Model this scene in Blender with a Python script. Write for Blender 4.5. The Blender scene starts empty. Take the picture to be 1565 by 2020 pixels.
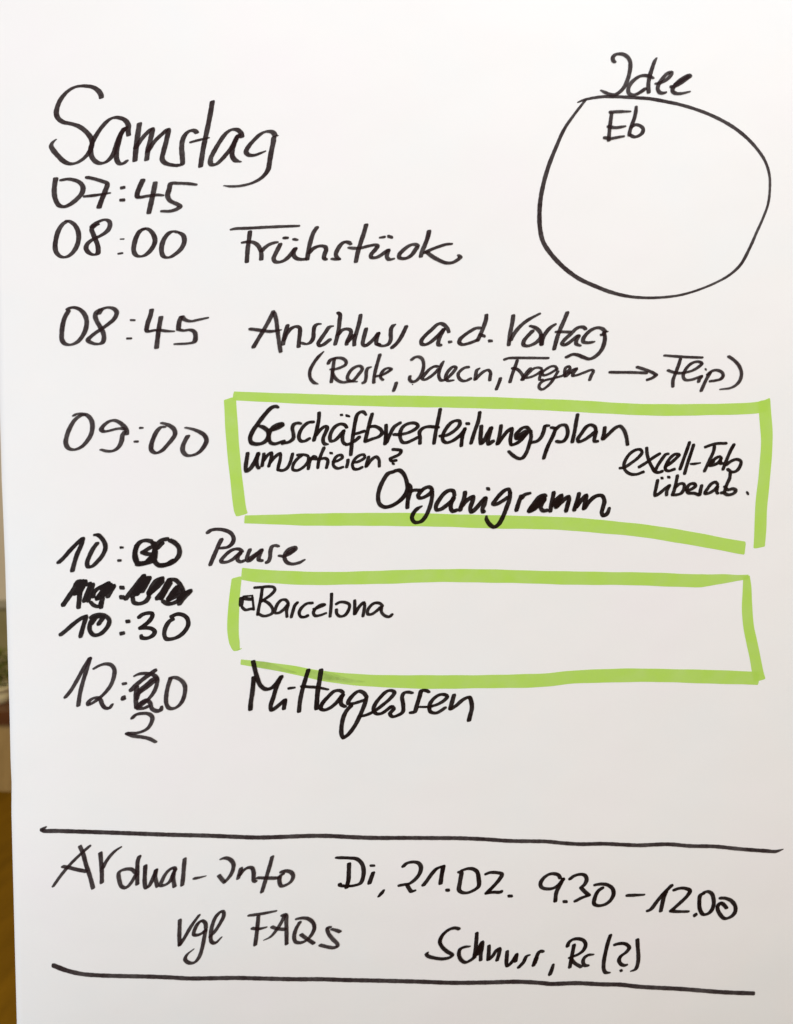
import bpy, math, random
from mathutils import Vector, Euler

# ------------------------------------------------------------------ camera, light, exposure
SC = bpy.context.scene
CAM_LOC = Vector((0.035, -0.665, 1.455))
CAM_ROT = Euler((math.radians(90 - 4.2), math.radians(0.0), math.radians(2.6)), 'XYZ')
LENS = 28.0
cd = bpy.data.cameras.new('camera')
cam = bpy.data.objects.new('camera', cd)
SC.collection.objects.link(cam)
cam.location = CAM_LOC
cam.rotation_euler = CAM_ROT
cd.sensor_fit = 'VERTICAL'
cd.sensor_height = 36.0
cd.lens = LENS
cd.clip_start = 0.02
cd.clip_end = 100
cd.dof.use_dof = True
cd.dof.focus_distance = 0.665
cd.dof.aperture_fstop = 6.0
SC.camera = cam

W = bpy.data.worlds.new('World')
SC.world = W
W.use_nodes = True
W.node_tree.nodes['Background'].inputs[0].default_value = (1.0, 0.66, 0.36, 1)
W.node_tree.nodes['Background'].inputs[1].default_value = 0.42

def area(name, loc, target, size, power, color, sy=None):
    d = bpy.data.lights.new(name, 'AREA')
    d.energy = power
    d.color = color
    d.size = size
    if sy:
        d.shape = 'RECTANGLE'; d.size_y = sy
    o = bpy.data.objects.new(name, d)
    SC.collection.objects.link(o)
    o.location = loc
    o.rotation_euler = (Vector(target) - Vector(loc)).to_track_quat('-Z', 'Y').to_euler()
    return o
# cool daylight from a tall window behind the photographer's left shoulder, cool ceiling lamp, added warm fill from the right
area('window_light', (-1.6, -1.6, 1.0), (0, 0, 1.1), 1.4, 30.2, (0.80, 0.965, 1.14), 1.2)
area('ceiling_lamp', (0.55, -1.15, 3.1), (0.1, 0, 1.6), 0.7, 30, (0.91, 1.0, 1.12))
area('right_fill', (2.2, -2.2, 1.6), (0, 0, 1.4), 1.4, 9, (1.0, 0.93, 0.60), 1.6)  # unseen warm fill, added to balance brightness and tint across the sheet
area('background_fill', (-1.2, 0.9, 2.6), (-1.6, 3.4, 0.7), 0.5, 40, (1.0, 0.9, 0.62))  # unseen fill, added to light the room strip behind the sheet

SC.view_settings.view_transform = 'Standard'
SC.view_settings.look = 'None'
SC.view_settings.exposure = 0.0
SC.view_settings.gamma = 1.0
SC.view_settings.use_curve_mapping = False

# ------------------------------------------------------------------ helpers
RM = CAM_ROT.to_matrix()
FPX = LENS / 36.0 * 2020.0

def ray(px, py):
    return (RM @ Vector(((px - 782.5) / FPX, -(py - 1010.0) / FPX, -1.0))).normalized()

def sheet_h(x, z):
    """how far the hanging sheet bulges towards the viewer (m)"""
    h = 0.0035 * math.sin(3.1 * x + 1.7 * z + 0.4)
    h += 0.0016 * math.sin(9.0 * x - 3.0 * z + 1.0)
    h += 0.0011 * math.sin(5.0 * x + 8.5 * z)
    h += 0.0005 * math.sin(23.0 * x + 9.0 * z + 2.0)
    e = x + 0.27                      # left margin rolls back a little
    if e < 0: h -= 0.55 * e * e
    e = 1.14 - z                      # the lower end curls slightly back
    if e > 0: h -= 0.30 * e * e
    return h

def on_sheet(px, py, off=0.0):
    d = ray(px, py)
    h = 0.0
    for _ in range(6):
        t = (-(h + off) - CAM_LOC.y) / d.y
        p = CAM_LOC + t * d
        h = sheet_h(p.x, p.z)
    return p

def at_depth(px, py, y):
    d = ray(px, py)
    return CAM_LOC + ((y - CAM_LOC.y) / d.y) * d

def link_mesh(name, verts, faces, mat, parent=None, smooth=False):
    me = bpy.data.meshes.new(name)
    me.from_pydata([tuple(v) for v in verts], [], faces)
    me.update()
    if smooth:
        me.polygons.foreach_set('use_smooth', [True] * len(me.polygons))
    me.materials.append(mat)
    o = bpy.data.objects.new(name, me)
    SC.collection.objects.link(o)
    if parent:
        o.parent = parent
        o.matrix_parent_inverse = parent.matrix_basis.inverted()
    return o

def box(x0, x1, y0, y1, z0, z1, V=None, F=None):
    V = [] if V is None else V
    F = [] if F is None else F
    b = len(V)
    V += [(x0,y0,z0),(x1,y0,z0),(x1,y1,z0),(x0,y1,z0),(x0,y0,z1),(x1,y0,z1),(x1,y1,z1),(x0,y1,z1)]
    F += [tuple(b+i for i in f) for f in ((0,3,2,1),(4,5,6,7),(0,1,5,4),(1,2,6,5),(2,3,7,6),(3,0,4,7))]
    return V, F

def new_mat(name):
    m = bpy.data.materials.new(name)
    m.use_nodes = True
    nt = m.node_tree
    return m, nt, nt.nodes['Principled BSDF'], nt.nodes['Material Output']

def noise(nt, scale, detail=3.0, rough=0.55, stretch=None):
    tc = nt.nodes.new('ShaderNodeTexCoord')
    n = nt.nodes.new('ShaderNodeTexNoise')
    n.inputs['Scale'].default_value = scale
    n.inputs['Detail'].default_value = detail
    n.inputs['Roughness'].default_value = rough
    if stretch:
        mp = nt.nodes.new('ShaderNodeMapping')
        mp.inputs['Scale'].default_value = stretch
        nt.links.new(tc.outputs['Object'], mp.inputs['Vector'])
        nt.links.new(mp.outputs[0], n.inputs['Vector'])
    else:
        nt.links.new(tc.outputs['Object'], n.inputs['Vector'])
    return n

def ramp(nt, src, stops):
    r = nt.nodes.new('ShaderNodeValToRGB')
    e = r.color_ramp.elements
    while len(e) < len(stops): e.new(0.5)
    for i, (p, c) in enumerate(stops):
        e[i].position = p
        e[i].color = (c[0], c[1], c[2], 1)
    nt.links.new(src, r.inputs[0])
    return r

# ------------------------------------------------------------------ materials
def mat_paper():
    m, nt, b, out = new_mat('flip_chart_paper')
    n = noise(nt, 7.0, 4.0, 0.6)
    r = ramp(nt, n.outputs['Fac'], [(0.3, (0.862, 0.840, 0.842)), (0.5, (0.856, 0.850, 0.838)), (0.7, (0.838, 0.850, 0.846))])
    nt.links.new(r.outputs[0], b.inputs['Base Color'])
    b.inputs['Roughness'].default_value = 0.62
    b.inputs['Specular IOR Level'].default_value = 0.25
    n2 = noise(nt, 900.0, 4.0, 0.6)
    n3 = noise(nt, 9.0, 2.0, 0.5)
    bp = nt.nodes.new('ShaderNodeBump'); bp.inputs['Strength'].default_value = 0.06; bp.inputs['Distance'].default_value = 0.0006
    bp2 = nt.nodes.new('ShaderNodeBump'); bp2.inputs['Strength'].default_value = 0.3; bp2.inputs['Distance'].default_value = 0.006
    nt.links.new(n3.outputs['Fac'], bp2.inputs['Height'])
    nt.links.new(n2.outputs['Fac'], bp.inputs['Height'])
    nt.links.new(bp2.outputs[0], bp.inputs['Normal'])
    nt.links.new(bp.outputs[0], b.inputs['Normal'])
    return m

def mat_ink(name, dark, light, cover, rough=0.5, grain=420.0):
    """felt-pen ink: a dye film that covers the paper almost fully, patchy in density"""
    m, nt, b, out = new_mat(name)
    n = noise(nt, grain, 3.0, 0.6)
    big = noise(nt, 55.0, 2.0, 0.5)
    ad = nt.nodes.new('ShaderNodeMath'); ad.operation = 'ADD'
    ml = nt.nodes.new('ShaderNodeMath'); ml.operation = 'MULTIPLY'; ml.inputs[1].default_value = 0.5
    nt.links.new(n.outputs['Fac'], ad.inputs[0]); nt.links.new(big.outputs['Fac'], ad.inputs[1])
    nt.links.new(ad.outputs[0], ml.inputs[0])
    r = ramp(nt, ml.outputs[0], [(0.36, dark), (0.64, light)])
    nt.links.new(r.outputs[0], b.inputs['Base Color'])
    b.inputs['Roughness'].default_value = rough
    b.inputs['Specular IOR Level'].default_value = 0.08
    tr = nt.nodes.new('ShaderNodeBsdfTransparent')
    mx = nt.nodes.new('ShaderNodeMixShader')
    at = nt.nodes.new('ShaderNodeAttribute'); at.attribute_name = 'ink'
    cv = nt.nodes.new('ShaderNodeMapRange')
    cv.inputs['From Min'].default_value = 0.34; cv.inputs['From Max'].default_value = 0.66
    cv.inputs['To Min'].default_value = cover[0]; cv.inputs['To Max'].default_value = cover[1]
    nt.links.new(ml.outputs[0], cv.inputs['Value'])
    mr = nt.nodes.new('ShaderNodeMath'); mr.operation = 'MULTIPLY'
    nt.links.new(at.outputs['Fac'], mr.inputs[0])
    nt.links.new(cv.outputs[0], mr.inputs[1])
    nt.links.new(mr.outputs[0], mx.inputs[0])
    nt.links.new(tr.outputs[0], mx.inputs[1])
    nt.links.new(b.outputs[0], mx.inputs[2])
    nt.links.new(mx.outputs[0], out.inputs['Surface'])
    return m

INK_SOFT = mat_ink('black_marker_ink_worn', (0.020, 0.008, 0.009), (0.026, 0.013, 0.013), (0.90, 0.75))
INK_DARK = mat_ink('black_marker_ink_fresh', (0.0085, 0.0030, 0.0025), (0.015, 0.0075, 0.006), (0.97, 0.84))
INK_GREEN = mat_ink('green_highlighter_ink', (0.475, 0.745, 0.10), (0.51, 0.775, 0.13), (0.86, 0.74), 0.6, 90.0)
INK_SMEAR = mat_ink('smeared_black_ink', (0.02, 0.014, 0.01), (0.03, 0.02, 0.016), (0.16, 0.05), 0.6, 200.0)
PAPER = mat_paper()

def mat_plain(name, c0, c1, scale, rough=0.6, stretch=None):
    m, nt, b, out = new_mat(name)
    n = noise(nt, scale, 4.0, 0.6, stretch)
    r = ramp(nt, n.outputs['Fac'], [(0.35, c0), (0.65, c1)])
    nt.links.new(r.outputs[0], b.inputs['Base Color'])
    b.inputs['Roughness'].default_value = rough
    return m

# ------------------------------------------------------------------ the setting far behind the sheet
Y_WALL = 4.2
Y_CAB = 3.1
z_floor_hit = at_depth(10, 1562, Y_CAB).z
FLOOR_Z = z_floor_hit
floor_m = mat_plain('brown_floor', (0.12, 0.062, 0.001), (0.19, 0.100, 0.003), 6.0, 0.8, (1, 0.2, 1))
floor_m.node_tree.nodes['Principled BSDF'].inputs['Specular IOR Level'].default_value = 0.1
V, F = box(-6, 6, -4, Y_WALL + 0.2, FLOOR_Z - 0.1, FLOOR_Z)
o = link_mesh('floor', V, F, floor_m); o['kind'] = 'structure'
wall_m = mat_plain('beige_wall', (0.66, 0.63, 0.54), (0.72, 0.69, 0.60), 2.0, 0.8)
z_rail = at_depth(10, 1196, Y_WALL).z
V, F = box(-6, 6, Y_WALL, Y_WALL + 0.15, z_rail, FLOOR_Z + 3.2)
o = link_mesh('wall', V, F, wall_m); o['kind'] = 'structure'
dado_m = mat_plain('olive_dado', (0.28, 0.26, 0.13), (0.36, 0.33, 0.18), 3.0, 0.7)
V, F = box(-6, 6, Y_WALL - 0.02, Y_WALL + 0.15, FLOOR_Z, z_rail - 0.003)
o = link_mesh('wall_dado', V, F, dado_m); o['kind'] = 'structure'
rail_m = mat_plain('grey_rail', (0.36, 0.36, 0.29), (0.42, 0.41, 0.34), 8.0, 0.5)
V, F = box(-6, 6, Y_WALL - 0.05, Y_WALL - 0.021, at_depth(10, 1200, Y_WALL - 0.05).z, at_depth(10, 1186, Y_WALL - 0.05).z)
o = link_mesh('wall_rail', V, F, rail_m); o['kind'] = 'structure'

# low wooden sideboard with a dark top
zt1 = at_depth(10, 1402, Y_CAB).z
zt0 = at_depth(10, 1427, Y_CAB).z
xc = at_depth(10, 1500, Y_CAB).x
cab = bpy.data.objects.new('sideboard', None)
SC.collection.objects.link(cab)
cab.location = (xc - 0.3, Y_CAB + 0.2, FLOOR_Z)
bpy.context.view_layer.update()
cab['label'] = 'low tan wooden sideboard with dark red-brown top, blurred beyond the sheet\'s left edge'
cab['category'] = 'sideboard'
tan_m = mat_plain('tan_wood', (0.34, 0.235, 0.10), (0.42, 0.30, 0.13), 5.0, 0.5, (6, 1, 1))
top_m = mat_plain('dark_red_wood', (0.085, 0.030, 0.010), (0.12, 0.045, 0.016), 6.0, 0.4, (1, 6, 1))
V, F = box(xc - 0.9, xc + 0.35, Y_CAB, Y_CAB + 0.45, FLOOR_Z + 0.001, zt0 - 0.002)
link_mesh('cabinet_body', V, F, tan_m, cab)
V, F = box(xc - 0.92, xc + 0.37, Y_CAB - 0.02, Y_CAB + 0.47, zt0, zt1)
link_mesh('cabinet_top', V, F, top_m, cab)

# potted plant on it
pl_y = Y_CAB + 0.14
pc = at_depth(7, 1400, pl_y)
plant = bpy.data.objects.new('potted_plant', None)
SC.collection.objects.link(plant)
plant.location = (pc.x - 0.02, pl_y, zt1)
bpy.context.view_layer.update()
plant['label'] = 'small green plant in a pale pot on the sideboard, out of focus'
plant['category'] = 'plant'
pot_m = mat_plain('pale_pot', (0.74, 0.68, 0.42), (0.80, 0.74, 0.48), 20.0, 0.5)
leaf_m = mat_plain('plant_leaf', (0.055, 0.075, 0.005), (0.13, 0.15, 0.015), 30.0, 0.5)
pz = at_depth(7, 1352, pl_y).z - zt1
px0 = pc.x - 0.02
V, F = [], []
prof = [(0.045, 0.0), (0.052, 0.002), (0.062, pz * 0.5), (0.070, pz - 0.012), (0.074, pz - 0.012), (0.074, pz), (0.064, pz), (0.062, pz - 0.015), (0.0005, pz - 0.015)]
N = 28
for r_, z_ in prof:
    for k in range(N):
        a = 2 * math.pi * k / N
        V.append((px0 + r_ * math.cos(a), pl_y + r_ * math.sin(a), zt1 + 0.001 + z_))
for i in range(len(prof) - 1):
    for k in range(N):
        k2 = (k + 1) % N
        F.append((i * N + k, i * N + k2, (i + 1) * N + k2, (i + 1) * N + k))
F.append(tuple(range(N))[::-1])
link_mesh('pot', V, F, pot_m, plant, True)
rnd = random.Random(5)
V, F = [], []
zleaf0 = zt1 + pz - 0.012
hleaf = at_depth(7, 1288, pl_y).z - zleaf0
for i in range(170):
    a = rnd.uniform(0, 2 * math.pi); rr = 0.085 * math.sqrt(rnd.random()); hh = rnd.uniform(0.1, 1.0) * hleaf
    c = Vector((px0 + rr * math.cos(a), pl_y + rr * math.sin(a), zleaf0 + hh))
    d = Vector((math.cos(a) * rnd.uniform(.4, 1), math.sin(a) * rnd.uniform(.4, 1), rnd.uniform(-.3, .9))).normalized()
    s = d.cross(Vector((rnd.uniform(-.3, .3), rnd.uniform(-.3, .3), 1))).normalized()
    L = rnd.uniform(0.028, 0.05); w = L * 0.27
    nrm = d.cross(s)
    b = len(V)
    V += [c, c + d * L * .4 + s * w + nrm * .004, c + d * L, c + d * L * .4 - s * w + nrm * .004, c + d * L * .45]
    F += [(b, b + 1, b + 4), (b + 1, b + 2, b + 4), (b + 2, b + 3, b + 4), (b + 3, b, b + 4)]
for i in range(14):          # stems
    a = rnd.uniform(0, 2 * math.pi); rr = rnd.uniform(0.02, 0.07)
    p0 = Vector((px0 + .02 * math.cos(a), pl_y + .02 * math.sin(a), zleaf0))
    p1 = Vector((px0 + rr * math.cos(a), pl_y + rr * math.sin(a), zleaf0 + hleaf * rnd.uniform(.5, .95)))
    b = len(V)
    for p in (p0, p1):
        for k in range(4):
            V.append(p + Vector((.0018 * math.cos(k * math.pi / 2), .0018 * math.sin(k * math.pi / 2), 0)))
    F += [(b + k, b + (k + 1) % 4, b + 4 + (k + 1) % 4, b + 4 + k) for k in range(4)]
link_mesh('foliage', V, F, leaf_m, plant)

# ------------------------------------------------------------------ the flip chart
chart = bpy.data.objects.new('flip_chart', None)
SC.collection.objects.link(chart)
chart.location = (0, 0.03, FLOOR_Z)
bpy.context.view_layer.update()
chart['label'] = 'large white flip chart sheet covered with a handwritten black and green day schedule'
chart['category'] = 'flip chart'

EDGE = [(-260, -34), (0, -22), (300, -12), (600, -4.5), (780, -0.8), (830, 0.6), (880, 2.0), (950, 3.8), (1000, 6.0), (1050, 8.0), (1110, 10.4), (1200, 13.0),
        (1300, 16.0), (1400, 19.2), (1500, 21.3), (1545, 23.3), (1600, 22.9), (1700, 25.4), (1800, 28.0), (1900, 30.5), (2020, 33.7), (2300, 41)]
def edge_x(py):
    for (y0, x0), (y1, x1) in zip(EDGE, EDGE[1:]):
        if py <= y1:
            f = (py - y0) / (y1 - y0)
            return x0 + f * (x1 - x0)
    return EDGE[-1][1]

NX, NY = 130, 210
V, F = [], []
TH = 0.00025
rows = [-260 + (2300 + 260) * j / NY for j in range(NY + 1)]
for layer in (0.0, -TH):
    for py in rows:
        x0 = edge_x(py)
        for i in range(NX + 1):
            V.append(on_sheet(x0 + (1680 - x0) * i / NX, py, layer))
S = (NX + 1) * (NY + 1)
idx = lambda i, j, l=0: l * S + j * (NX + 1) + i
for j in range(NY):
    for i in range(NX):
        F.append((idx(i, j), idx(i, j + 1), idx(i + 1, j + 1), idx(i + 1, j)))
        F.append((idx(i, j, 1), idx(i + 1, j, 1), idx(i + 1, j + 1, 1), idx(i, j + 1, 1)))
for j in range(NY):
    F.append((idx(0, j), idx(0, j, 1), idx(0, j + 1, 1), idx(0, j + 1)))
    F.append((idx(NX, j), idx(NX, j + 1), idx(NX, j + 1, 1), idx(NX, j, 1)))
for i in range(NX):
    F.append((idx(i, 0), idx(i + 1, 0), idx(i + 1, 0, 1), idx(i, 0, 1)))
    F.append((idx(i, NY), idx(i, NY, 1), idx(i + 1, NY, 1), idx(i + 1, NY)))
sheet = link_mesh('paper_sheet', V, F, PAPER, chart, True)
c0 = on_sheet(120, 100); c1 = on_sheet(1500, 2150)
frame_m = mat_plain('board_grey', (0.30, 0.30, 0.31), (0.36, 0.36, 0.37), 10.0, 0.5)
V, F = box(-0.27, 0.31, 0.024, 0.044, c1.z, c0.z + 0.12)
link_mesh('backing_board', V, F, frame_m, chart)

# ------------------------------------------------------------------ handwriting: pen strokes
def catmull(P):
    """centripetal Catmull-Rom through points (x, y, w); returns dense samples"""
    n = len(P)
    if n == 2:
        L = math.hypot(P[1][0] - P[0][0], P[1][1] - P[0][1])
        k = max(2, int(L / 4.0))
        return [tuple(P[0][q] + (P[1][q] - P[0][q]) * i / k for q in range(3)) for i in range(k + 1)]
    A = [tuple(2 * P[0][q] - P[1][q] for q in range(3))] + list(P) + [tuple(2 * P[-1][q] - P[-2][q] for q in range(3))]
    out = []
    for s in range(1, n):
        p0, p1, p2, p3 = A[s - 1], A[s], A[s + 1], A[s + 2]
        d = lambda a, b: max(1e-3, math.sqrt(math.hypot(a[0] - b[0], a[1] - b[1])))
        t0 = 0; t1 = d(p0, p1); t2 = t1 + d(p1, p2); t3 = t2 + d(p2, p3)
        k = max(2, int(math.hypot(p2[0] - p1[0], p2[1] - p1[1]) / 2.0))
        for i in range(k + (1 if s == n - 1 else 0)):
            t = t1 + (t2 - t1) * i / k
            q = []
            for c in (0, 1):
                a1 = (t1 - t) / (t1 - t0) * p0[c] + (t - t0) / (t1 - t0) * p1[c]
                a2 = (t2 - t) / (t2 - t1) * p1[c] + (t - t1) / (t2 - t1) * p2[c]
                a3 = (t3 - t) / (t3 - t2) * p2[c] + (t - t2) / (t3 - t2) * p3[c]
                b1 = (t2 - t) / (t2 - t0) * a1 + (t - t0) / (t2 - t0) * a2
                b2 = (t3 - t) / (t3 - t1) * a2 + (t - t1) / (t3 - t1) * a3
                q.append((t2 - t) / (t2 - t1) * b1 + (t - t1) / (t2 - t1) * b2)
            f = i / k
            q.append(p1[2] + f * (p2[2] - p1[2]))
            out.append(tuple(q))
    return out

LAYER = [0]
NIB_Q = 1.55        # dual exponent of the rounded-rectangle tip (2 would be an ellipse)
RN = random.Random(11)
def ribbon(points, nib, V, F, A, base_off):
    """sweep an elliptical nib along the path (Minkowski outline) and lay it on the sheet.
    points: list of segments, each a list of (x, y, w); nib = (a, b, phi)"""
    a0, b0, phi = nib
    ph = -math.radians(phi)              # picture y runs down
    ux, uy = math.cos(ph), math.sin(ph)
    length = sum(math.hypot(q[0] - p[0], q[1] - p[1]) for g in points for p, q in zip(g, g[1:]))
    if length < 2.0 * a0 and a0 < 8:     # a dot: the tip only touches the paper
        a0, b0 = a0 * 0.66, b0 * 1.12
    elif a0 < 8:                         # traced ends are the outer edge of the ink: step back to the tip's centre
        points = [list(g) for g in points]
        for g, i, j in ((points[0], 0, 1), (points[-1], -1, -2)):
            vx, vy = g[j][0] - g[i][0], g[j][1] - g[i][1]
            d = math.hypot(vx, vy)
            tx, ty = vx / d, vy / d
            ext = math.hypot(a0 * (tx * ux + ty * uy), b0 * (-tx * uy + ty * ux)) * g[i][2]
            k = min(0.5 * ext, 0.45 * d)
            g[i] = (g[i][0] + tx * k, g[i][1] + ty * k, g[i][2])
    samp = []                            # x, y, w, tangent angle
    for seg in points:
        S_ = catmull(seg)
        for i, p in enumerate(S_):
            q0 = S_[max(0, i - 1)]; q1 = S_[min(len(S_) - 1, i + 1)]
            ang = math.atan2(q1[1] - q0[1], q1[0] - q0[0])
            if samp:
                while ang - samp[-1][3] > math.pi: ang -= 2 * math.pi
                while ang - samp[-1][3] < -math.pi: ang += 2 * math.pi
                dlt = ang - samp[-1][3]
                if abs(dlt) > 0.35:      # round join at a corner
                    k = int(abs(dlt) / 0.25) + 1
                    for m in range(1, k):
                        samp.append((p[0], p[1], p[2], samp[-1][3] + dlt / k))
            samp.append((p[0], p[1], p[2], ang))
    ph1, ph2 = RN.uniform(0, 6), RN.uniform(0, 6)
    LAYER[0] += 1
    off0 = base_off + (LAYER[0] % 40) * 0.000006
    def sup(nx, ny, w):
        a, b = a0 * w, b0 * w
        cu = nx * ux + ny * uy
        cv = -nx * uy + ny * ux
        A_, B_ = abs(a * cu) + 1e-9, abs(b * cv) + 1e-9
        s = (A_ ** NIB_Q + B_ ** NIB_Q) ** (1 / NIB_Q)
        ku = math.copysign(a * (A_ / s) ** (NIB_Q - 1), cu)
        kv = math.copysign(b * (B_ / s) ** (NIB_Q - 1), cv)
        return ku * ux - kv * uy, ku * uy + kv * ux
    def add(x, y, off, ink):
        V.append(on_sheet(x, y, off)); A.append(ink)
        return len(V) - 1
    wob, fq = (0.06, 0.21) if a0 < 8 else (0.035, 0.035)
    L = 0.0
    last = None
    n = len(samp)
    for i, (x, y, w, ang) in enumerate(samp):
        if i: L += math.hypot(x - samp[i - 1][0], y - samp[i - 1][1])
        w2 = w * (1 + wob * (0.6 * math.sin(L * fq + ph1) + 0.4 * math.sin(L * fq * 2.7 + ph2)))
        off = off0 + i * 1.0e-7
        ink = 0.91 + 0.09 * min(1.0, max(0.0, (w - 0.4) / 0.55))
        dx, dy = sup(-math.sin(ang), math.cos(ang), w2)
        l = add(x + dx, y + dy, off, ink); r = add(x - dx, y - dy, off, ink)
        if last is not None:
            F.append((last[0], l, r, last[1]))
        if i == 0 or i == n - 1:
            # far half of the nib ellipse
            fan = []
            for k in range(1, 9):
                t = math.pi * k / 9.0
                th = ang + (math.pi / 2 + t if i == 0 else math.pi / 2 - t)
                ex, ey = sup(math.cos(th), math.sin(th), w2)
                fan.append(add(x + ex, y + ey, off, ink * (0.985 if w < 0.9 else 1)))
            F.append((l, *fan, r))
        last = (l, r)

def parse(s, org, sc):
    segs, cur = [], []
    for tok in s.split():
        if tok == 'c':
            segs.append(cur); cur = [cur[-1]]; continue
        w = 1.0
        if ':' in tok:
            tok, ws = tok.split(':'); w = float(ws)
        x, y = tok.split(',')
        cur.append((org[0] + float(x) / sc, org[1] + float(y) / sc, w))
    segs.append(cur)
    return segs

def writing(name, nib, blocks, mat=None, label=None, base=0.00014, split=False):
    if split:                            # one part per word of the line
        for blk in blocks:
            writing(name, nib, [blk], mat, label, base)
        return
    V, F, A = [], [], []
    for org, sc, strokes in blocks:
        for st in strokes.strip().split('\n'):
            st = st.strip()
            if not st: continue
            nb = nib
            if ';' in st:
                pre, st = st.split(';')
                v = [float(q) for q in pre.split()]
                nb = (nib[0] * v[0], nib[1] * v[0], nib[2]) if len(v) == 1 else tuple(v)
            ribbon(parse(st, org, sc), nb, V, F, A, base)
    o = link_mesh(name, V, F, mat or INK_SOFT, sheet)
    at = o.data.attributes.new('ink', 'FLOAT', 'POINT')
    at.data.foreach_set('value', A)
    if label: o['label'] = label
    return o

# ------------------------------------------------------------------ green highlighter frames
ONE = (0, 0)
writing('highlighter_frame', (12, 3, 80), [(ONE, 1.0, """
11.5 3 80; 462,781:.78 580,786:.86 700,790:.92 830,792 960,794.5 1115,800 1270,808 1385,808 1500,803 1516,797
12.5 3 15; 454,788 457,840 461,893 467,950 474,1005 477,1014:.95
13 3 85; 484,1024.5:.62 600,1025:.9 700,1024.5 813,1025 960,1029 1115,1033 1200,1040 1269,1047 1370,1063 1450,1078 1468,1081
12 3 10; 1508,792 1510,820 1513,866 1509,930 1502,1000 1500,1050 1498,1078
""")], INK_GREEN, 'light green hand-drawn frame around the 09:00 entry, upper and larger of the two', 0.00005)
writing('highlighter_frame', (12, 3, 80), [(ONE, 1.0, """
13 3 86; 479,1132:.95 500,1135 527,1137 620,1141 742,1139 867,1135.5 980,1136.5 1115,1140 1269,1142 1350,1145 1385,1145.5 1425,1142:.75 1455,1140:.45 1476,1138:.35
11 3 15; 1473,1138:.6 1474,1160:.8 1474,1197:.95 1477,1235 1483,1265 1489,1293 1496,1330 1499,1340
13.3 3 85; 476,1306:.4 527,1313:.5 581,1322:.65 635,1333:.75 706,1341:.85 813,1345 960,1344.5 1076,1341.5 1126,1336 1200,1333 1269,1332 1385,1334.5 1480,1337.5 1495,1338
11.5 3 15; 467,1141:.9 462,1189 460,1243 463,1268:.9 468,1282:.55 474,1280:.3
""")], INK_GREEN, 'light green hand-drawn frame around the 10:30 entry, lower of the two, thin at its corners', 0.00005)

# ------------------------------------------------------------------ upper part of the sheet
A1 = ((80, 140), 3.13)
writing('heading', (5.4, 2.6, 18), [(*A1, """
376,168 375,150 358,122 325,100 285,93 250,92 205,102 160,132 125,175 105,220 98,260 108,290 140,315 190,326 230,338 265,360 300,395 318,430 315,470 295,510 260,545 220,568 180,573 145,558 110,525 80,490 66,462:.9 75,440:.75 98,420:0.45
545,400 542,370 543,335 525,305 490,289 455,287 420,303 380,345 345,395 318,450 310,490 320,535 350,565 380,570 415,555 445,520 465,470 490,400 520,350
530,345 500,385 485,430 472,490 470,540 485,570 510,572 538,550:.75
1.05; 612,320 603,380 593,450 583,558
585,480 610,440 650,390 690,356 680,420 665,480 655,553
660,500 700,440 750,390 788,360 780,420 762,490 752,545 770,568 810,580 850,583 c 875,575 876,530 872,470 880,420 900,385 930,366 955,370 968,384:0.9
1062,184 1050,260 1030,360 1005,480 988,594
925,440:.9 970,428 1042,412:.6
1245,410 1240,385 1215,362 1180,362 1145,385 1105,440 1070,500 1050,545 1053,575 1080,578 1115,550 1150,510 1185,465 1215,405 1230,390
1222,395 1200,440 1185,485 1185,525 1205,553 1240,562:0.5
1452,402 1435,378 1405,372 1365,385 1320,425 1285,465 1270,500 1285,518 1320,520 1355,508 1390,494:0.6
1470,398:.4 1443,408 1438,440 1425,500 1415,560 1405,610 1370,655 1310,690 1240,708:.9 1180,712:.8 1130,707:.35
""")], None, 'large handwritten heading, the weekday name')

writing('time_entry', (5.2, 3.0, 5), [(*A1, """
95,660 88,700 85,745 92,790 115,830 145,838 180,825 225,790 258,750 262,715 245,690 215,675 170,667 122,675:.85
283,655 330,665 380,680 412,695 400,740 380,790 360,846
268,775:.9 330,768 432,752:.6
0.95; 500,722 516,718
0.95; 496,797 514,796
635,668 615,710 597,760 600,778 660,772 720,765 760,768:.8
710,685 695,760 668,880
964,702:.8 910,695 850,693 805,695 795,730 785,770 800,800 840,820 862,835 840,853 800,865 745,865:.9
""")], None, 'earliest time, 07:45, under the heading')

I1 = ((1145, 90), 5.0)
writing('circle_title', (4.2, 3.0, 15), [(*I1, """
345,165:.9 325,145 322,115 345,88 385,80 425,85 465,110 490,150 495,200 485,270 465,340 435,405 390,455 345,482 295,480 245,460:.85 200,438:.5
725,322:.7 690,305 640,293 590,300 540,330 500,370 475,420 478,465 505,485 550,480 605,450 645,420
755,118:.5 735,150:.85 710,220 685,300 672,380 675,466
738,375:.8 790,365 850,335 890,295 900,265 880,262 845,285 800,340 770,390 765,430 785,462 815,468 850,458:.7
890,405 930,400 990,370 1050,325 1085,298 1070,290 1020,315 960,360 920,410 910,445 935,468 990,472 1085,452:.6
930,385 1070,302
""")], None, 'small title written above the drawn circle')
writing('circle_note', (3.8, 3.0, 15), [(*I1, """
288,655 340,652 400,650 500,648:.6
310,660 300,740 290,820 280,938
270,795 340,808 400,802 450,793:.6
232,905 300,915 360,905 435,892:.7
553,597:.8 548,650 535,710 510,780 490,840 482,888
500,800 545,780 590,790 620,820 612,860 575,890 530,900 490,880
""")], None, 'two letters written inside the circle')
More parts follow.
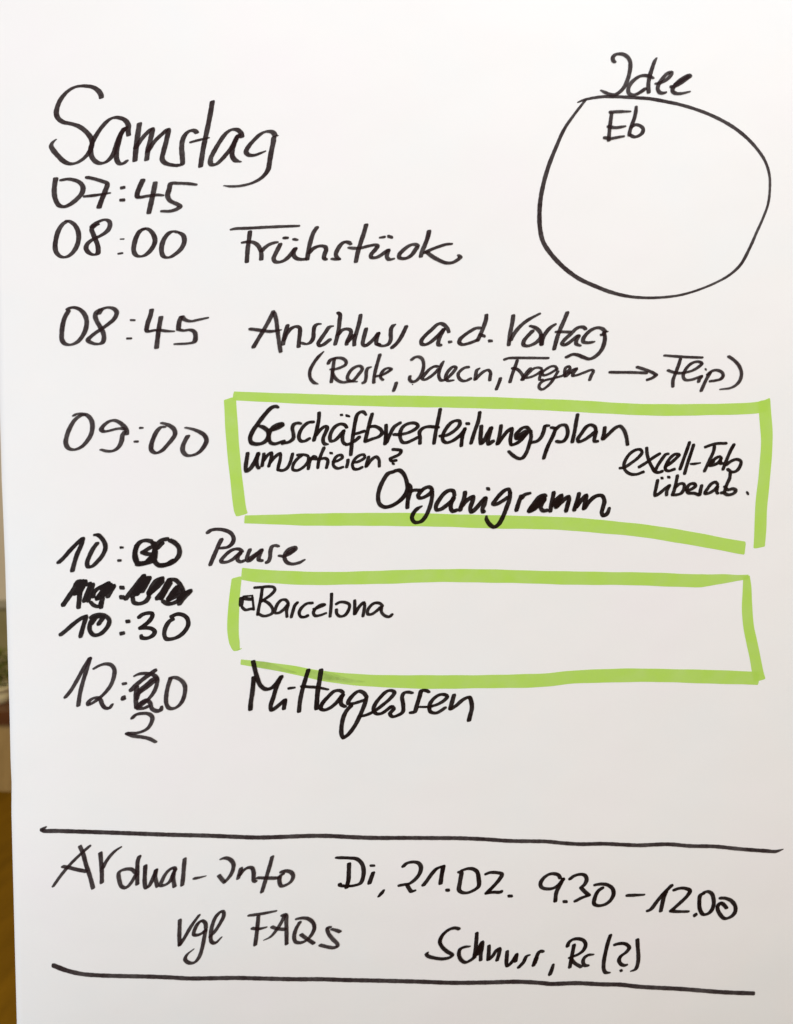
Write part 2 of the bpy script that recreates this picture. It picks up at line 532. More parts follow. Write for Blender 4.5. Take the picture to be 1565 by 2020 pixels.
writing('circle_outline', (4.6, 2.7, 20), [((1040, 160), 2.981, """
298,125:.6 330,112:.9 370,102 440,92 540,92 630,97 720,103 800,117 900,138:.9 1000,168:.85 1100,208:.85 1200,262:.85 1280,322:.8 1350,395:.7 1400,470:.65 1425,550:.6 1428,630:.58 1418,720:.6 1390,800:.62 1350,890:.68 1310,980:.75 1255,1080:.82 1190,1140:.85 1110,1185:.85 1000,1230:.85 900,1258:.85 800,1271:.85 700,1274:.85 600,1266:.9 500,1243 400,1205 300,1158 210,1090 140,1015 95,945 77,870 73,780 80,690 100,590 130,490 170,390:.9 220,280:.85 290,180:.75 345,110:.7
""")], None, 'hand-drawn uneven circle')

writing('time_entry', (5.1, 2.3, 5), [((90, 420), 5.0, """
215,78 168,112 130,170 105,250 95,330 105,385 140,425 185,438 235,420 285,370 318,300 328,230 316,165 280,110 235,82 200,76
525,108:.8 480,130 455,160 470,205 490,255 512,310 520,360 515,400 480,413 430,395 400,350 410,310 445,275 500,245 560,215 612,175 636,125 630,85 595,66 550,75 490,105 450,145
.6; 742,258 770,257
.8; 722,402 755,396
980,152 930,180 895,240 875,310 870,370 890,415 935,430 990,412 1050,350 1080,280 1068,220 1030,170 985,152 955,163
1320,195 1270,182 1230,190 1180,240 1150,310 1145,380 1165,430 1215,440 1275,410 1340,350 1370,280 1358,220 1318,190
""")], None, 'second time, 08:00')
writing('agenda_text', (4.6, 2.9, 12), [((440, 420), 5.0, """
75,165:.7 120,155 250,150 400,142 550,135 755,128:.8
268,178 258,260 245,350 235,488
185,293:.8 240,285 300,290 345,320 372,370 380,410 378,463
378,380 410,345 450,315 500,295 542,288:.8
570,300 545,350 515,410 500,450 515,480 555,485 610,465 660,420 690,380 718,345
720,342 698,390 702,425 730,450 770,458 820,455
.9; 597,245 642,247
.9; 692,256 738,268:.8
932,135:.9 895,190 870,260 850,340 830,463
845,400 880,360 920,335 970,325 1010,335 1018,365 1005,400 997,445 1022,463
"""), ((640, 420), 5.0, """
265,312:.8 245,293 210,285 175,300 140,345 115,400 120,430 155,458:.7
68,450:.8 110,458:.8 158,458:.7
415,110 390,200 360,290 330,390 310,488
235,340:.75 290,348 360,345 440,325 510,315 525,325 500,365 462,410 462,437 510,440 560,415 600,385 640,360
635,362 620,400 618,435 640,460 690,450:.7
.9; 546,243:.8 598,236
1.0; 634,230 666,240
928,330 905,312 870,310 825,330 775,370 740,410 740,440 775,450 825,440 870,405 900,360 920,335
1035,172 1020,240 990,320 965,380 950,436
1262,305:.8 1200,310 1120,335 1050,362 985,395
1005,380 1060,425 1130,465 1200,492 1260,490 1310,465 1342,435 1320,412:.7
""")], None, 'word beside the 08:00 entry')

writing('time_entry', (4.9, 2.5, 8), [((100, 590), 5.0, """
158,105:.9 195,85 245,84 300,110 340,160 356,220 345,300 310,370 260,425 195,450 140,440 112,400 110,340 120,250 140,180 180,110
470,150 505,100 570,82 625,95 652,130 630,190 570,245 500,295 420,350 368,405 400,430 460,443 510,430 526,390 520,335 490,275 455,215 440,165 455,125 500,95
.75; 793,206 828,208
.75; 757,388 793,387
998,98 985,160 960,230 945,300 c 955,318 1020,308 1080,305 1140,315 1222,318:.7
1090,170 1075,250 1060,350 1044,486
1295,165 1320,200 1380,218 1450,205 1555,182:.8
1290,168 1270,220 1260,300 c 1310,310 1380,303 1420,325 1430,370 1418,420 1360,436 1220,443:.8
""")], None, 'time 08:45')
writing('agenda_text', (4.3, 2.9, 14), [((480, 590), 5.0, """
97,480 150,390 210,290 260,200 300,115
305,130 325,200 337,300 350,400 370,523
60,293 120,300 200,312 280,318 378,302:.5
440,252 425,300 405,370 392,452
400,410 430,340 480,285 530,270 558,285 560,330 552,400 546,475
565,430:.8 620,443:.8 660,430 690,385 695,320 705,270 730,248:.85 770,245:.6
890,265:.6 850,275 810,330 765,395 740,440 755,460 790,450 830,420 862,393
930,130 955,150 950,220 942,300 925,380 905,453
930,360 970,310 1010,295 1050,300 1065,320 1050,370 1025,420 1018,453
1160,150 1145,230 1120,320 1098,400 1095,460
1020,430 1100,350
1215,285 1200,340 1185,400 1180,445 1205,460 1250,430 1300,380 1340,330
1335,330 1320,380 1315,440 1350,452
1320,445 1370,462:.8 1430,445 1455,400 1455,340 1460,290 1480,260 1503,248:.6
1612,262 1590,310 1560,370 1520,430 1462,485
"""), ((700, 590), 5.0, """
930,330:.9 920,300 890,260 850,240 815,250 760,300 700,355 660,405 660,440 690,450 740,430 800,380 850,330 885,290
880,295 850,350 830,400 825,450 855,457
932,423 955,420:.7
1245,285 1200,285 1150,310 1090,350 1040,395 1032,430 1060,448 1110,440 1170,420 1215,400
1300,150 1295,200 1265,290 1240,350 1208,415
1240,350 1280,365
1327,412 1352,412:.8
"""), ((930, 590), 5.0, """
415,155 405,230 385,330 368,458
385,410 420,345 480,270 560,205 680,140:.75
575,262:.8 630,280 675,320 688,365 660,410 610,445 550,462 515,450 520,410 560,360 610,308
835,243:.8 780,280 730,340 705,390 692,455
695,345 688,450
950,125 920,200 880,290 850,370 815,500
830,322:.8 900,322:.9 980,325
1132,300 1110,278 1070,275 1030,295 980,345 920,400 895,440 920,452 970,425 1020,385 1060,355
1065,355 1040,400 1035,440 1080,462:.7
1328,325 1290,290 1240,282 1190,300 1140,340 1105,390 1105,420 1140,430 1190,425 1218,418:.6
1350,318:.5 1310,330 1318,370 1312,430 1285,500 1230,560 1170,590 1110,575 1050,550 1000,545 932,575:.9
.8; 1278,352 1310,350
""")], None, 'word of the main line beside the 08:45 entry', split=True)

writing('agenda_note', (3.6, 2.6, 15), [((590, 680), 5.0, """
245,65:.5 190,120 140,190 108,260 112,330 150,375 190,388:.5
350,130 340,200 330,280 318,373
285,190 310,150 370,130 430,135 465,165 460,195 420,220 360,240 305,243:.8
325,260 345,310 380,350 430,370 490,362 530,355 590,290 625,235 610,212 580,210 530,235 490,285 478,330 500,355 577,365:.6
715,218:.7 680,230 665,260 662,320 650,365 625,380
800,92 780,160 755,250 740,330 738,378
.9; 755,312 820,298 880,265 912,240 885,230 845,242 808,290 805,322 832,350
962,370 950,410 930,460
"""), ((790, 680), 5.0, """
105,152 140,125 180,118 215,140 230,190 220,260 190,320 150,358 115,365 90,340 97,305
375,215 340,213 290,240 245,290 215,335 240,345 290,320 340,280 380,235
430,160:.7 410,190 385,260 380,310 400,350 440,345 480,315 530,260 550,225 525,215 485,245 455,290 445,330 470,355 530,350:.7
680,220 640,225 600,250 570,290 580,330 610,355 650,355 700,330
785,230:.7 755,250 745,290 735,350
740,345 780,300 830,260 870,250 890,275 885,320 882,355
990,325 975,370 945,445
.35; 118,392 124,392
"""), ((960, 680), 5.0, """
172,148 215,133 300,130 400,130 615,132:.9
305,150 285,210 255,290 230,373
250,230 300,240 335,270 360,310 360,350
345,350 400,270 438,228
.9; 548,235 510,225 465,235 430,265 390,310 385,325 430,320 490,295 540,260
.85; 548,240 528,310 523,345 560,345
.9; 700,245 680,215 640,213 590,240 550,275 560,300 610,290 660,262 695,240
.9; 708,258 680,305 650,355 600,410 545,442 518,420 530,380 580,350 640,335 700,320 760,300 790,270 825,230 810,212 780,230 770,270 775,318
.95; 780,315 850,250 890,235 860,275 850,305 890,300 960,275 1040,248 1055,260 1035,300 1015,353
.8; 800,270 840,280
"""), ((1180, 680), 5.0, """
650,105:.8 750,113 850,120 1035,127:.9
815,135 795,200 765,280 740,350 738,418
685,250 740,270 800,280 860,275
860,275 930,255 990,220 1025,185 1000,168 940,175 890,210 855,260 840,310 860,345 920,345 980,325 1030,305
1025,310 1000,340 990,370
.8; 1060,240 1066,245
1110,270 1080,320 1050,380 1015,460
1075,300 1120,262 1170,250 1220,270 1235,300 1215,335 1160,352 1100,360
1285,112 1340,150 1390,205 1415,275 1405,340 1370,390 1310,425:.9 1200,440:.6
""")], None, 'word of the small bracketed note under the 08:45 line', split=True)
writing('drawn_arrow', (3.6, 2.7, 15), [((1180, 680), 5.0, """
110,270 200,272 300,272 400,275 485,278
380,218 450,240 530,270 575,297 c 540,325 480,348
""")], None, 'small arrow pointing right in the bracketed note')

writing('time_entry', (4.9, 2.5, 12), [((110, 800), 5.0, """
172,105:.8 200,85:.9 250,82 310,95 350,140 363,200 350,280 310,350 250,410 180,435 125,420 100,370 110,300 140,220 190,140 250,97 290,90
690,235 650,225 590,232 520,250 470,255 450,235 470,200 520,160 570,145 620,160 670,200 698,240 703,288
685,250 660,290 650,350 620,410 570,445 510,450 440,432:.75
.8; 834,220 857,220:.8
.8; 780,355 808,355
1085,212:.8 1040,212 1000,250 965,320 943,390 945,440 985,468 1040,450 1100,390 1150,330 1178,280 1165,230 1110,190 1038,168:.8
1308,292 1280,340 1255,400 1255,450 1290,490 1350,490 1415,460 1465,400 1488,345 1473,300 1430,265 1360,235:.9 1275,215:.6
""")], None, 'time 09:00')

# ------------------------------------------------------------------ upper green frame
writing('agenda_text', (3.9, 3.0, 15), [((470, 790), 5.0, """
1.15; 400,70:.7 370,58 330,70 270,130 200,220 145,300 118,370 130,415 180,430 240,420 285,385 300,340 290,300 250,265 195,245:.7
290,290 340,290 400,270 440,240 430,228 380,238 340,265 310,320 305,370 320,415 360,428 420,410 460,397
330,285 430,238
300,300 300,400
625,230:.8 590,222 550,235 535,270 545,330 545,370 510,405 430,425
750,212 700,215 650,250 610,310 600,370 620,400 660,400 710,370:.9
800,115 795,190 775,290 745,400
760,350 810,290 860,255 880,265 865,310 840,370 840,410 860,432 890,432:.7
1075,270 1050,240 1010,232 960,255 920,310 905,370 915,400 950,395 1000,350 1045,295
1045,290 1030,350 1035,410 1060,435
.75; 1012,143 1028,142
.85; 1068,148 1098,156:.8
1265,145:.7 1240,115 1210,112 1175,140 1155,210 1140,300 1125,400 1110,543
1060,437 1100,428 1150,400 1180,375 1200,355
1130,335 1190,320 1250,300
1325,125 1300,210 1275,310 1250,410
1290,260 1350,255 1405,285 1420,320 1390,355 1320,380 1250,408
"""), ((690, 790), 5.0, """
360,235 358,320 348,435
360,420 400,330 440,260 505,215
430,335 490,335 570,320 650,280 675,250 650,225 590,225 530,255 500,310 500,370 520,410 560,415 620,390 680,360
693,430 695,370 690,310 720,275 770,258 882,265
895,80 880,160 855,280 830,430
885,350 950,345 1030,300 1085,240 1085,205 1050,198 1000,220 950,280 920,340 920,390 950,415 1010,400 1070,360 1110,320 1140,280
1140,270 1115,340 1100,453
.9; 1152,228 1178,228
1285,110 1270,200 1235,300 1195,428
"""), ((940, 790), 5.0, """
1.1; 50,245 45,310 40,390 45,425 80,390 110,330 150,262
1.1; 150,262 130,330 115,390 120,430 172,395
245,240 235,310 215,400 205,435
210,430 260,360 310,300 350,275 345,330 335,390 345,435 390,425 440,390 500,320
530,300 500,265 460,268 420,300 390,340 395,375 430,370 480,335 525,300
1.2; 400,365 490,300
535,295 540,360 520,440 490,520 450,570 410,570 360,540 315,498:.8
540,415 600,400 640,360 665,300 680,250 722,248:.8
.9; 733,265 790,275
785,270 755,350 710,440 680,520 662,577
780,285 830,245 880,245 900,290 895,350 860,400 820,408 785,400
1000,132 985,210 970,300 945,415
1180,300 1170,260 1130,240 1090,255 1040,320 1000,385 1010,405 1060,390 1120,350 1180,300
1185,300 1170,350 1165,402 1202,402
1268,260 1260,320 1242,385
1245,385 1310,325 1370,270 1415,252 1455,290 1480,360 1492,440
""")], INK_DARK, 'long compound word filling the first line of the upper frame')
writing('agenda_note', (3.4, 2.9, 15), [((470, 790), 5.0, """
1.2; 95,515 85,580 75,650 80,697 120,670 160,610 203,517
1.1; 200,515 185,590 190,650 208,670
255,520 245,590 235,650
245,600 290,540 330,515 325,570 300,655
310,620 360,560 415,522 415,580 400,640 390,690
390,685 440,690 480,670 510,620 540,520
.95; 630,540 580,580 545,630 540,680 580,690 640,660 690,600 690,550 650,535 580,538
720,560 705,610 690,680
.9; 715,590 745,550 775,562
850,460 820,530 795,600 785,670
735,572 800,578 860,570 885,590 870,670
.8; 907,518 928,520
.95; 930,605 980,595 1030,560 1020,540 980,545 945,590 940,640 980,670 1040,655
1085,580 1080,620 1068,663
.95; 1130,610 1180,605 1250,560 1240,535 1200,540 1150,580 1128,630 1140,672 1180,678 1230,655
1290,550 1275,600 1260,658
1265,650 1310,590 1360,555 1388,580 1393,655
"""), ((690, 790), 5.0, """
420,482 470,485 510,495 490,530 430,560 400,575 410,595 465,590
.8; 422,622 438,625
""")], INK_DARK, 'small question with a question mark, second line of the upper frame')
writing('agenda_text', (4.3, 3.6, 15), [((730, 910), 5.0, """
240,100 180,120 130,190 95,270 80,350 95,420 140,450 200,443 280,400 340,340 370,270 360,190 330,120 290,88 240,95
375,225 400,250 395,300 375,380 368,463
.9; 400,300 430,285 480,285 520,285
.95; 610,265 580,252 540,265 500,300 475,340 490,362 530,355 590,320 615,290
.95; 610,265 615,320 605,400 580,480 545,550 500,595 440,600 415,560 430,510 470,465 515,440:.5
835,340 825,295 790,285 740,310 690,370 652,440 657,478 700,472 760,430 810,385 832,350
828,360 800,420 800,470 820,493 862,478
940,298 930,360 905,430 887,488
900,450 950,390 1020,347 1010,400 990,460 1000,500 1050,460 1100,400 1145,355
1145,355 1130,420 1110,470 1115,500 1132,490
.85; 1157,270 1175,273
.95; 1385,310 1370,275 1340,280 1290,320 1240,380 1215,420 1240,425 1300,395 1370,350
1383,300 1378,370 1350,450 1310,550 1270,620 1225,648 1180,620 1150,570 1150,537:.6
"""), ((920, 910), 5.0, """
545,335 520,400 492,490
540,370 575,330 635,312:.8
790,345 770,333 730,345 680,400 630,470 620,492 660,478 720,430 780,370
1.3; 640,478 765,350
1.1; 670,460 780,360
775,370 745,420 735,460 760,487 802,483
865,300 850,380 827,498
850,440 890,380 940,335 915,400 880,460
880,460 940,400 1010,347 1015,370 1000,430 982,498
1.2; 880,425 925,370
1115,310 1095,390 1062,488
1080,460 1130,390 1185,335 1175,390 1157,476
1160,470 1220,390 1280,343 1340,340 1363,390 1350,450 1337,510 1352,535 1390,515 1415,455:.8
""")], INK_DARK, 'word in the third line of the upper frame, tails crossing the green line')
writing('side_note', (3.4, 2.9, 15), [((1210, 860), 5.0, """
60,318 110,310 180,265 250,210 285,160 270,135 230,135 170,170 125,230 105,290 120,340 170,375 230,378 303,352
1.05; 330,112 335,180 355,250 385,310 410,350 450,360 490,345
465,170 400,210 330,260 250,310
550,175 520,180 480,230 440,290 410,350
510,305 570,265 640,200 652,185 610,180 560,220 520,290 515,330 545,345 610,325
755,57 730,130 690,240 657,333
795,82 770,160 730,280 702,378
760,275:.7 800,275:.9 862,265:.6
902,112 960,90 1020,75 1120,72
1000,95 990,150 950,240 897,353
1070,220 1050,203 1010,220 970,260 950,290 980,290 1040,260 1070,215
1.3; 955,288 990,240
1060,240 1055,272 1085,270
1195,78 1160,140 1125,220 1080,335
1110,290 1160,250 1220,230 1260,250 1250,300 1215,345 1170,355 1125,325
"""), ((1210, 860), 5.0, """
440,430 425,500 412,588 450,570 510,520 558,485
560,480 530,540 525,588
.85; 475,415 488,415
.85; 540,405 556,407
635,385 620,460 600,540 580,588
605,510 660,470 698,475 698,520 670,565 620,580 580,580
1.05; 720,540 770,525 812,490 800,470 750,480 725,530 740,560 800,565 850,580 855,568 862,530 875,482
1035,480 1010,455 970,470 930,520 905,565 940,565 1000,530 1035,492
1030,500 1020,550 1035,570
1155,357 1150,410 1120,480 1095,560
1.05; 1095,495 1130,530 1180,520 1210,535 1190,565 1130,580 1090,560 1060,560
.95; 1320,558 1330,568
""")], INK_DARK, 'word of the two-line note at the right end of the upper frame', split=True)

# ------------------------------------------------------------------ middle times
writing('time_entry', (4.7, 3.0, 12), [((100, 1040), 5.0, """
72,355 130,300 200,220 270,150 325,103
320,105 300,180 260,270 235,350 212,438
465,150 420,210 385,280 360,350 370,390 410,385 460,340 510,280 540,210 535,160 505,110 465,75 428,75:.85
.8; 692,200 713,200:.8
.8; 668,328 690,328
"""), ((100, 1040), 5.0, """
4.9 3.6 15; 1000,140 950,130 900,137 860,170 835,240 830,300 850,345 900,352 960,335 1010,280 1030,200 1000,145
5.2 4 15; 850,175 832,260 850,335
4.9 3.6 15; 1000,190 950,220 905,248 c 960,265 1010,268 950,340
4.9 3.6 15; 842,362 880,368 980,345 1020,320
4.9 3.8 15; 1160,115 1100,125 1050,170 1020,260 1030,340 1080,380 1150,370 1220,335 1268,270 1265,200 1220,150 1170,125
5 4 15; 1020,150 1035,250 1020,340
4.9 3.6 15; 1045,215 1110,150
4.9 3.6 15; 1060,375 1150,362 1215,320
""")], INK_DARK, 'time 10:00 with its zeros written over')
writing('agenda_text', (4.2, 3.0, 15), [((390, 1030), 5.0, """
1.05; 92,110 130,80 200,70 270,80 330,110 356,160 345,205 300,245 210,258:.8
1.05; 240,162 210,220 180,290 150,360 122,428
443,295 420,270 380,264 330,280 270,330 232,380 240,393 290,393 350,365 400,320 433,290
430,300 397,340 395,375 430,392 468,375
520,264 500,310 487,370 505,383 560,340 600,300 638,267
638,268 610,330 602,370 643,383
1.2; 510,365 615,292
805,240:.8 770,230 735,240 718,290 715,345 700,385 675,403
797,330:.8 850,335 910,310 970,260 960,249 910,262 870,300 857,350 880,395 930,413 1000,400 1060,368:.6
1.2; 890,308 955,265
""")], None, 'word for the break beside the 10:00 entry')
writing('crossed_out_time', (4.9, 4.2, 12), [((100, 1040), 5.0, """
118,775 170,700 230,610 270,540 300,530
300,540 290,640 274,798
240,570 320,532 c 240,655 c 342,535 c 280,662
4.4 3.8 12; 398,558 326,738
4.2 3.6 12; 352,572 400,550
4.4 3.4 12; 418,695 428,645 465,605 520,575
4.6 4.0 12; 420,556 368,735
480,605 572,552 c 458,705 c 590,570 c 500,685 c 622,580 c 558,690
4.2 3.2 12; 390,735 430,772 480,780 500,730
512,690 494,798
.9; 690,595 718,597
690,690 720,692
735,713 800,630 870,540 920,480 c 830,650 c 955,502 c 850,660 c 975,500 c 900,640
800,690 860,600 940,540
960,660 1040,530 1100,505 c 970,660 c 1060,580 c 1110,525
.9; 808,690 820,740 870,755 940,730 975,680
1045,710 1100,640 1170,520 c 1090,700 c 1185,540
.9; 1165,515 1230,520 1280,570 1310,640 1280,700 1220,745 1150,755 1100,725
1155,720 1200,650 1250,590 c 1165,715 c 1250,675 1330,650 1378,628 c 1310,700 1262,762
1190,680 1290,615
1340,640 1260,720
""")], INK_DARK, 'time scribbled over in black between 10:00 and 10:30')
writing('time_entry', (4.5, 3.6, 15), [((100, 1040), 5.0, """
92,1065 150,1020 230,950 300,900 358,874
352,878 330,950 310,1020 292,1086
390,897 430,870 490,862 540,875 578,915 572,960 530,1020 480,1058 425,1063 388,1020 388,960 420,900 480,880 530,882
520,890 490,930 468,963
450,885 395,960
.95; 750,930 775,928
.95; 692,1050 722,1043
865,895 900,865 950,848 1003,852 1003,880 970,930 920,970 885,995 c 940,992 1000,1002 1028,1030 1008,1068 950,1095 898,1088 893,1062:.8
1215,902 1170,930 1130,1000 1122,1060 1140,1100 1190,1103 1260,1080 1320,1030 1358,960 1348,900 1310,867 1250,857 1182,885
""")], INK_DARK, 'time 10:30, its first zero drawn twice')
writing('agenda_text', (3.3, 2.7, 15), [((470, 1140), 5.0, """
1.5; 36,195 27,275
35,285 70,315 130,305 153,308
.75; 141,185 155,318
.65; 48,182 145,174
1.2; 42,198 90,207 140,212
157,96 220,92 300,85 350,92 363,115 330,160 270,205 215,240
238,100 225,200 205,290 192,368
240,215 300,250 338,300 338,345 300,368 250,376 190,350
497,250 470,217 430,217 390,255 367,310 362,343 400,345 450,310 500,250
495,260 478,320 482,388
590,237 560,270 540,330 522,393
738,247 680,252 620,302 602,350 620,383 660,385 693,367
740,310 800,290 853,264 820,264 765,302 742,345 760,373 810,368 872,345:.8
922,152 920,220 915,300 906,386
962,262 1000,240 1060,242 1098,265 1088,320 1050,370 1000,378 972,350 970,307
1150,217 1150,290 1147,363
1150,360 1190,290 1240,242 1248,270 1240,330 1230,383
1428,280 1400,252 1350,247 1310,272 1278,320 1278,355 1310,360 1360,330 1410,285
1415,285 1412,330 1440,368 1490,383 1525,355:.9
""")], INK_DARK, 'city name with a little box before it, in the lower frame')

# ------------------------------------------------------------------ lunch line
L1 = ((110, 1280), 5.0)
writing('time_entry', (4.5, 2.7, 22), [(*L1, """
90,485 150,410 210,310 270,200 340,84
340,87 310,190 270,320 240,440 222,566
372,198:.8 430,165 490,148 545,158 578,200 575,270 545,355 490,430 430,485 370,530 322,550 320,530 360,492 410,482 440,500 460,550 490,583 530,583 562,542:.7
.95; 665,345 692,341
1.05; 672,465 662,495 682,492
772,270:.8 820,248 880,242 950,250 1000,290 995,360 960,440 900,510 840,560 800,590
4.5 3.5 22; 840,530 890,507 930,530 950,590 1000,613 1038,600 1048,565:.8
4.6 3.3 22; 803,365 790,450 795,585
5.0 3.8 22; 735,415 800,350 880,285 990,205
4.6 3.6 22; 820,415 900,350 960,300 1008,290
4.2 3.4 22; 800,455 835,425 910,370 985,310
4.2 3.4 22; 800,500 815,440 850,400
4.4 3.2 22; 795,585 840,535 900,515
4.2 3.0 22; 800,588 870,585 925,560
1135,287 1110,360 1092,450 1092,540 1120,585 1180,583 1240,530 1273,440 1273,360 1240,312 1180,282 1120,288
748,690 790,650 850,637 920,642 953,675 943,730 900,790 800,830 703,834 c 760,858 850,870 920,885 993,922:.8
""")], INK_SOFT, 'lunch time whose scribbled third digit is replaced by a 2 below')
writing('agenda_text', (4.5, 3.0, 15), [((480, 1290), 5.0, """
1.05; 70,555 75,480 90,380 105,225
1.05; 97,68 115,150 140,240 170,310 220,347 270,340 320,300 382,215
1.0; 378,220 330,320 300,420 270,520 280,555 320,530 380,480 420,447
415,450 400,548
.95; 445,340 512,332:.8
645,152 620,230 585,350 560,470 550,575
1.1; 770,150 755,250 735,370 722,548
.9; 570,318 650,325 730,330 842,352:.7
990,385 960,362 900,367 840,420 780,490 765,540 800,553 860,530 930,470 982,400
988,395 962,450 970,500 1012,523
1222,430 1190,385 1140,367 1090,400 1042,460 1035,488 1080,490 1150,470 1210,450
1215,430 1200,490 1160,590 1100,710 1030,800 990,828 c 972,800 970,720 990,620 1020,560 1070,505
"""), ((660, 1290), 5.0, """
.95; 260,615 320,600 400,560 480,500 550,440 592,380 570,362 520,367 460,420 405,490 385,550 410,588 460,588 520,550 565,512
.95; 565,512 585,540 548,590 570,618 630,603 675,570 678,500 668,420 690,382 730,377 775,387:.8
938,380:.8 910,363 860,362 840,420 815,500 790,572 742,580
.7; 830,522 900,523 970,520
.95; 940,520 1010,500 1080,460 1113,420 1090,402 1040,402 980,440 940,500 945,568 1000,583 1050,560 1098,525
1182,397 1167,450 1140,548
1140,548 1200,510 1270,450 1330,427 1350,470 1355,540 1340,600 1325,663
""")], INK_DARK, 'word for lunch, its tall strokes crossing the lower green line')

writing('ink_smear', (9, 4, 75), [(ONE, 1.0, """
8 2 80; 506,1310:.8 525,1313 550,1319:.6 585,1327:.12
8.5 2 80; 612,1329:.8 632,1333:.9 655,1337:.5 680,1341:.1
9 2 80; 640,1333 655,1336:.9 685,1342:.5 720,1345:.1
""")], INK_SMEAR, 'grey smear of black ink dragged along the lower green line', 0.0001)

# ------------------------------------------------------------------ information block at the bottom
writing('divider_line', (4.2, 4.1, 90), [(ONE, 1.0, """
92,1630.5:.35 82,1637:.85 c 87,1639 110,1639.2 160,1640.6 210,1642.2 276,1644.6 342,1646.9 409,1648.5 459,1650.5 509,1652.2 558,1650.9 580,1650 616,1648.9 653,1649.2 690,1651.2 739,1652.9 799,1652.9:.95 856,1653.2:.95 905,1653.5:.95 955,1655.5:.93 1005,1658.8:.92 1050,1659.5:.9 1078,1660:.9 1111,1663.2:.9 1145,1665.2:.9 1191,1664.5:.9 1228,1666.2:.9 1261,1667.5:.92 1291,1666.2:.92 1321,1665.5:.92 1361,1668.8:.9 1410,1669.8:.9 1460,1674.8:.9 1510,1678.5:.9 1530,1679.6:.8 1546,1675:.2
""")], INK_SOFT, 'upper of the two long black lines')
writing('divider_line', (4.2, 4.0, 90), [(ONE, 1.0, """
104,1904:1.1 130,1914:1.05 160,1921.2 190,1923.9 239.5,1925.5 289,1926.5 336,1928.2 372,1930.2 422,1929.8 465.5,1929.2 522,1930.5 582,1931.8 636,1931.8 676,1933.2 743,1934.5 826,1936.5 892,1938.8 959,1938.2 1025,1936.8 1072,1939.5 1085,1941 1138,1939.5 1188,1941.8 1224,1942.5 1261,1946.5 1344,1951 1427,1957.4 1488,1959.7
""")], INK_SOFT, 'lower of the two long black lines')
writing('info_text', (4.6, 2.5, 30), [((90, 1640), 5.0, """
72,548:.8 140,450 230,340 350,220 440,140
337,142 370,220 400,330 440,450 470,566
162,345:.9 220,355 300,375 410,397
540,207 548,300 555,400 555,512
560,370 590,310 640,240 690,190 748,152:.7
890,410 850,375 800,372 745,387 722,410 727,480 750,543 790,557 830,525 870,465 895,420
928,240 910,290 905,400 905,528
985,332 980,420 978,500 990,558 1020,540 1060,460 1095,372
1090,375 1082,450 1105,548
1278,390 1275,362 1240,367 1190,412 1152,480 1137,533 1180,528 1230,490 1255,430 1283,370
1265,400 1260,460 1273,550
1373,264 1365,350 1358,440 1347,538
"""), ((310, 1640), 5.0, """
358,465:.9 400,460:.9 485,440:.4
622,275:.7 670,262 720,277 753,320 748,380 720,440 665,503 c 637,470 608,432
830,357 815,410 797,473
810,440 850,387 900,357 938,362 953,410 955,488 980,498
1138,243 1115,330 1085,430 1055,530 1032,606
980,458:.8 1080,460 1180,460 1210,450
1215,402 1260,390 1320,402 1343,440 1325,490 1275,528 1225,538 1207,495 1215,440 1250,415
""")], INK_SOFT, 'name of the event, first item of the bottom block')
writing('info_text', (4.5, 2.7, 18), [((650, 1660), 5.0, """
62,158:.8 110,160 200,163 270,172 320,217 338,280 333,350 308,410 250,433 170,440:.9 102,430 105,412
195,212 192,300 188,380 167,462
435,300 420,340 392,420
.8; 408,238 442,238
540,475:.6 515,510 482,548:.7
"""), ((650, 1660), 5.0, """
722,253 760,217 820,202 878,212 903,250 893,310 850,370 790,415 740,425 682,435
765,425 790,470 810,493 850,482:.8
922,438 960,390 1010,320 1060,267 1125,244 c 1110,320 1095,422
1.05; 1157,480 1175,480
1270,300 1300,302 1290,390 1280,480 1310,503 1360,506 1430,478 1473,440 1473,370 1458,300 1420,272 1370,267 1300,287
1537,325 1580,307 1650,307 1702,322 1680,370 1620,440 1550,510 c 1620,500 1690,500 1698,485
.95; 1770,538 1798,538
""")], INK_DARK, 'short weekday or date in the bottom block', split=True)
writing('info_text', (4.2, 2.8, 18), [((1040, 1690), 5.0, """
330,215 310,182 260,167 210,177 155,220 132,270 145,303 200,318 260,310 320,270 362,215
358,212 330,270 290,350 277,446
1.0; 362,443 388,443
417,225 460,192 520,174 568,182 588,220 570,270 532,305 c 570,345 612,380 c 540,405 468,443
662,280 720,270 790,277 843,315 853,370 823,430 770,470 700,483 662,465 667,410 700,340 750,302
980,382 1060,380 1160,375:.7
1182,538 1220,520 1290,430 1360,350 1432,277
1375,340 1350,400 1317,543
"""), ((1265, 1720), 5.217, """
332,190 380,172 440,167 503,192 480,240 400,320 307,402 c 370,408 493,408:.8
1.0; 548,450 568,435
650,217 610,240 599,310 607,390 640,438 700,423 738,370 748,300 728,225 690,202 640,212
807,268 870,272 928,297 968,350 968,410 930,458 860,480 815,440 787,380 792,345 820,320 850,337 883,376
""")], INK_DARK, 'start and end time in the bottom block')
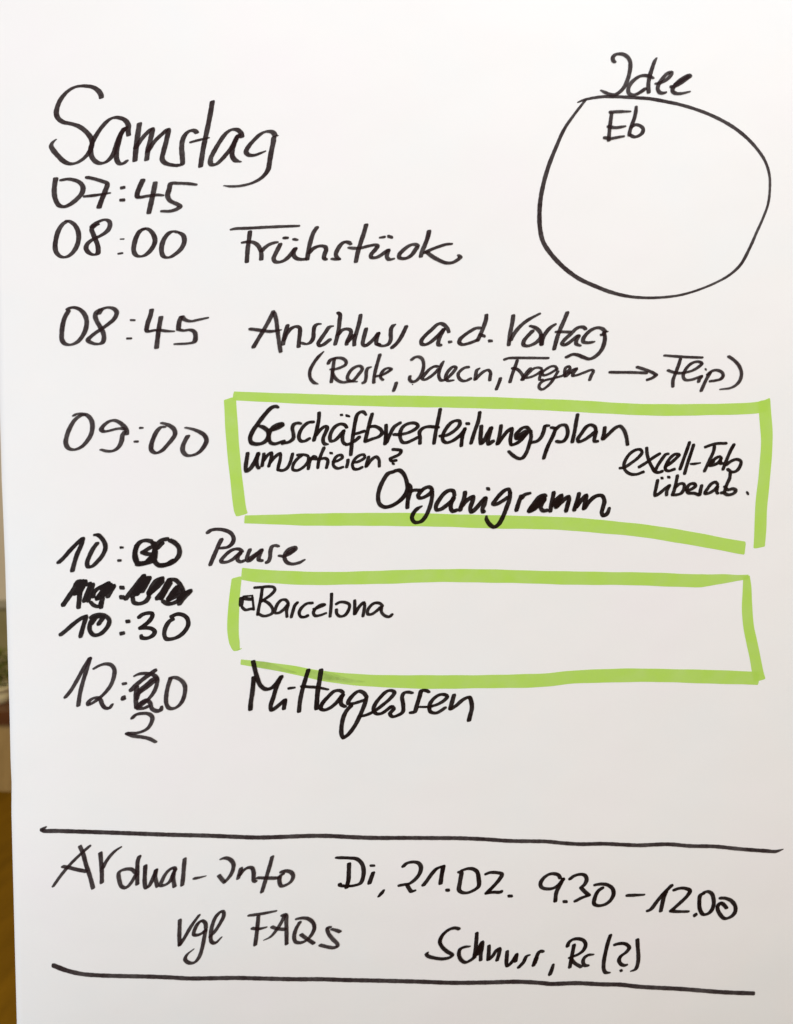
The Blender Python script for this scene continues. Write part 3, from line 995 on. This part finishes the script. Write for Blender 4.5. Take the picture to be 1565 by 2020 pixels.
writing('info_text', (4.3, 2.5, 28), [((330, 1780), 5.0, """
125,168 122,250 120,350 122,422 c 170,350 240,230 320,120:.75
383,260 375,202 345,182 310,202 275,260 262,318 300,323 350,300 388,265
380,265 365,350 345,450 315,540 270,593 217,598 177,565 192,520:.85 265,458:.4
415,345:.8 460,300 520,210 558,130 553,92 530,92 480,142 447,220 430,310 437,388 470,403 540,340:.5
"""), ((480, 1780), 5.0, """
48,130:.8 120,122 200,110 330,85:.7
150,132 140,240 130,330 117,427
82,255 150,263 235,245:.6
200,375:.4 270,340:.85 330,270 380,190 410,127
375,130 420,122 425,200 427,300 428,417
277,240 330,260 420,268
517,165:.8 580,155 640,162 688,200 702,250 680,310 630,370 570,398 517,390 502,340 522,260 562,190
567,315 620,355 700,408
960,293 920,277 867,263:.8
868,245:.8 832,252 838,300 880,360 928,410 930,435 890,448 830,440 752,420
""")], INK_SOFT, 'word of the reference line under the event name', split=True)
writing('info_text', (4.1, 2.7, 25), [((820, 1800), 5.0, """
435,165 400,154 360,157 310,182 262,230 240,290 262,340 310,385 363,420 340,443 270,458 190,450 122,430 107,410 125,390:.6
540,335:.6 480,342:.9 440,362 427,410 447,465 490,493 540,473 590,435
605,197 600,280 590,370 578,448
590,430 620,360 660,290 655,350 645,400 642,476
1.25; 605,420 645,330
725,322 722,400 715,472
720,468 760,430 800,372 828,357 820,420 802,478
905,377 900,440 897,510 905,528 950,490 1003,405
998,412 985,488
.9; 965,470 995,430
1130,418:.6 1095,432 1065,490 1012,548
1265,387 1230,382 1205,412 1185,470 1160,530
1.2; 1195,440 1170,510
1360,508:.8 1345,560 1322,620
"""), ((1050, 1810), 5.0, """
347,290 360,250 400,217 460,210 508,227 528,265 508,320 460,360 360,400:.8
415,264 400,340 370,498
385,410 420,450 488,490
610,365:.6 550,372 512,402 502,440 520,473 560,475:.8
775,167 750,240 725,340 707,440 707,510 725,543 770,545:.6
808,270 860,257 920,260 958,295 930,340 872,385 857,425 880,463 915,473 940,465:.8
.95; 874,525 882,522
1038,212 1042,290 1048,370 1043,450 1020,510 970,530:.5
""")], INK_DARK, 'item at the bottom right of the sheet', split=True)
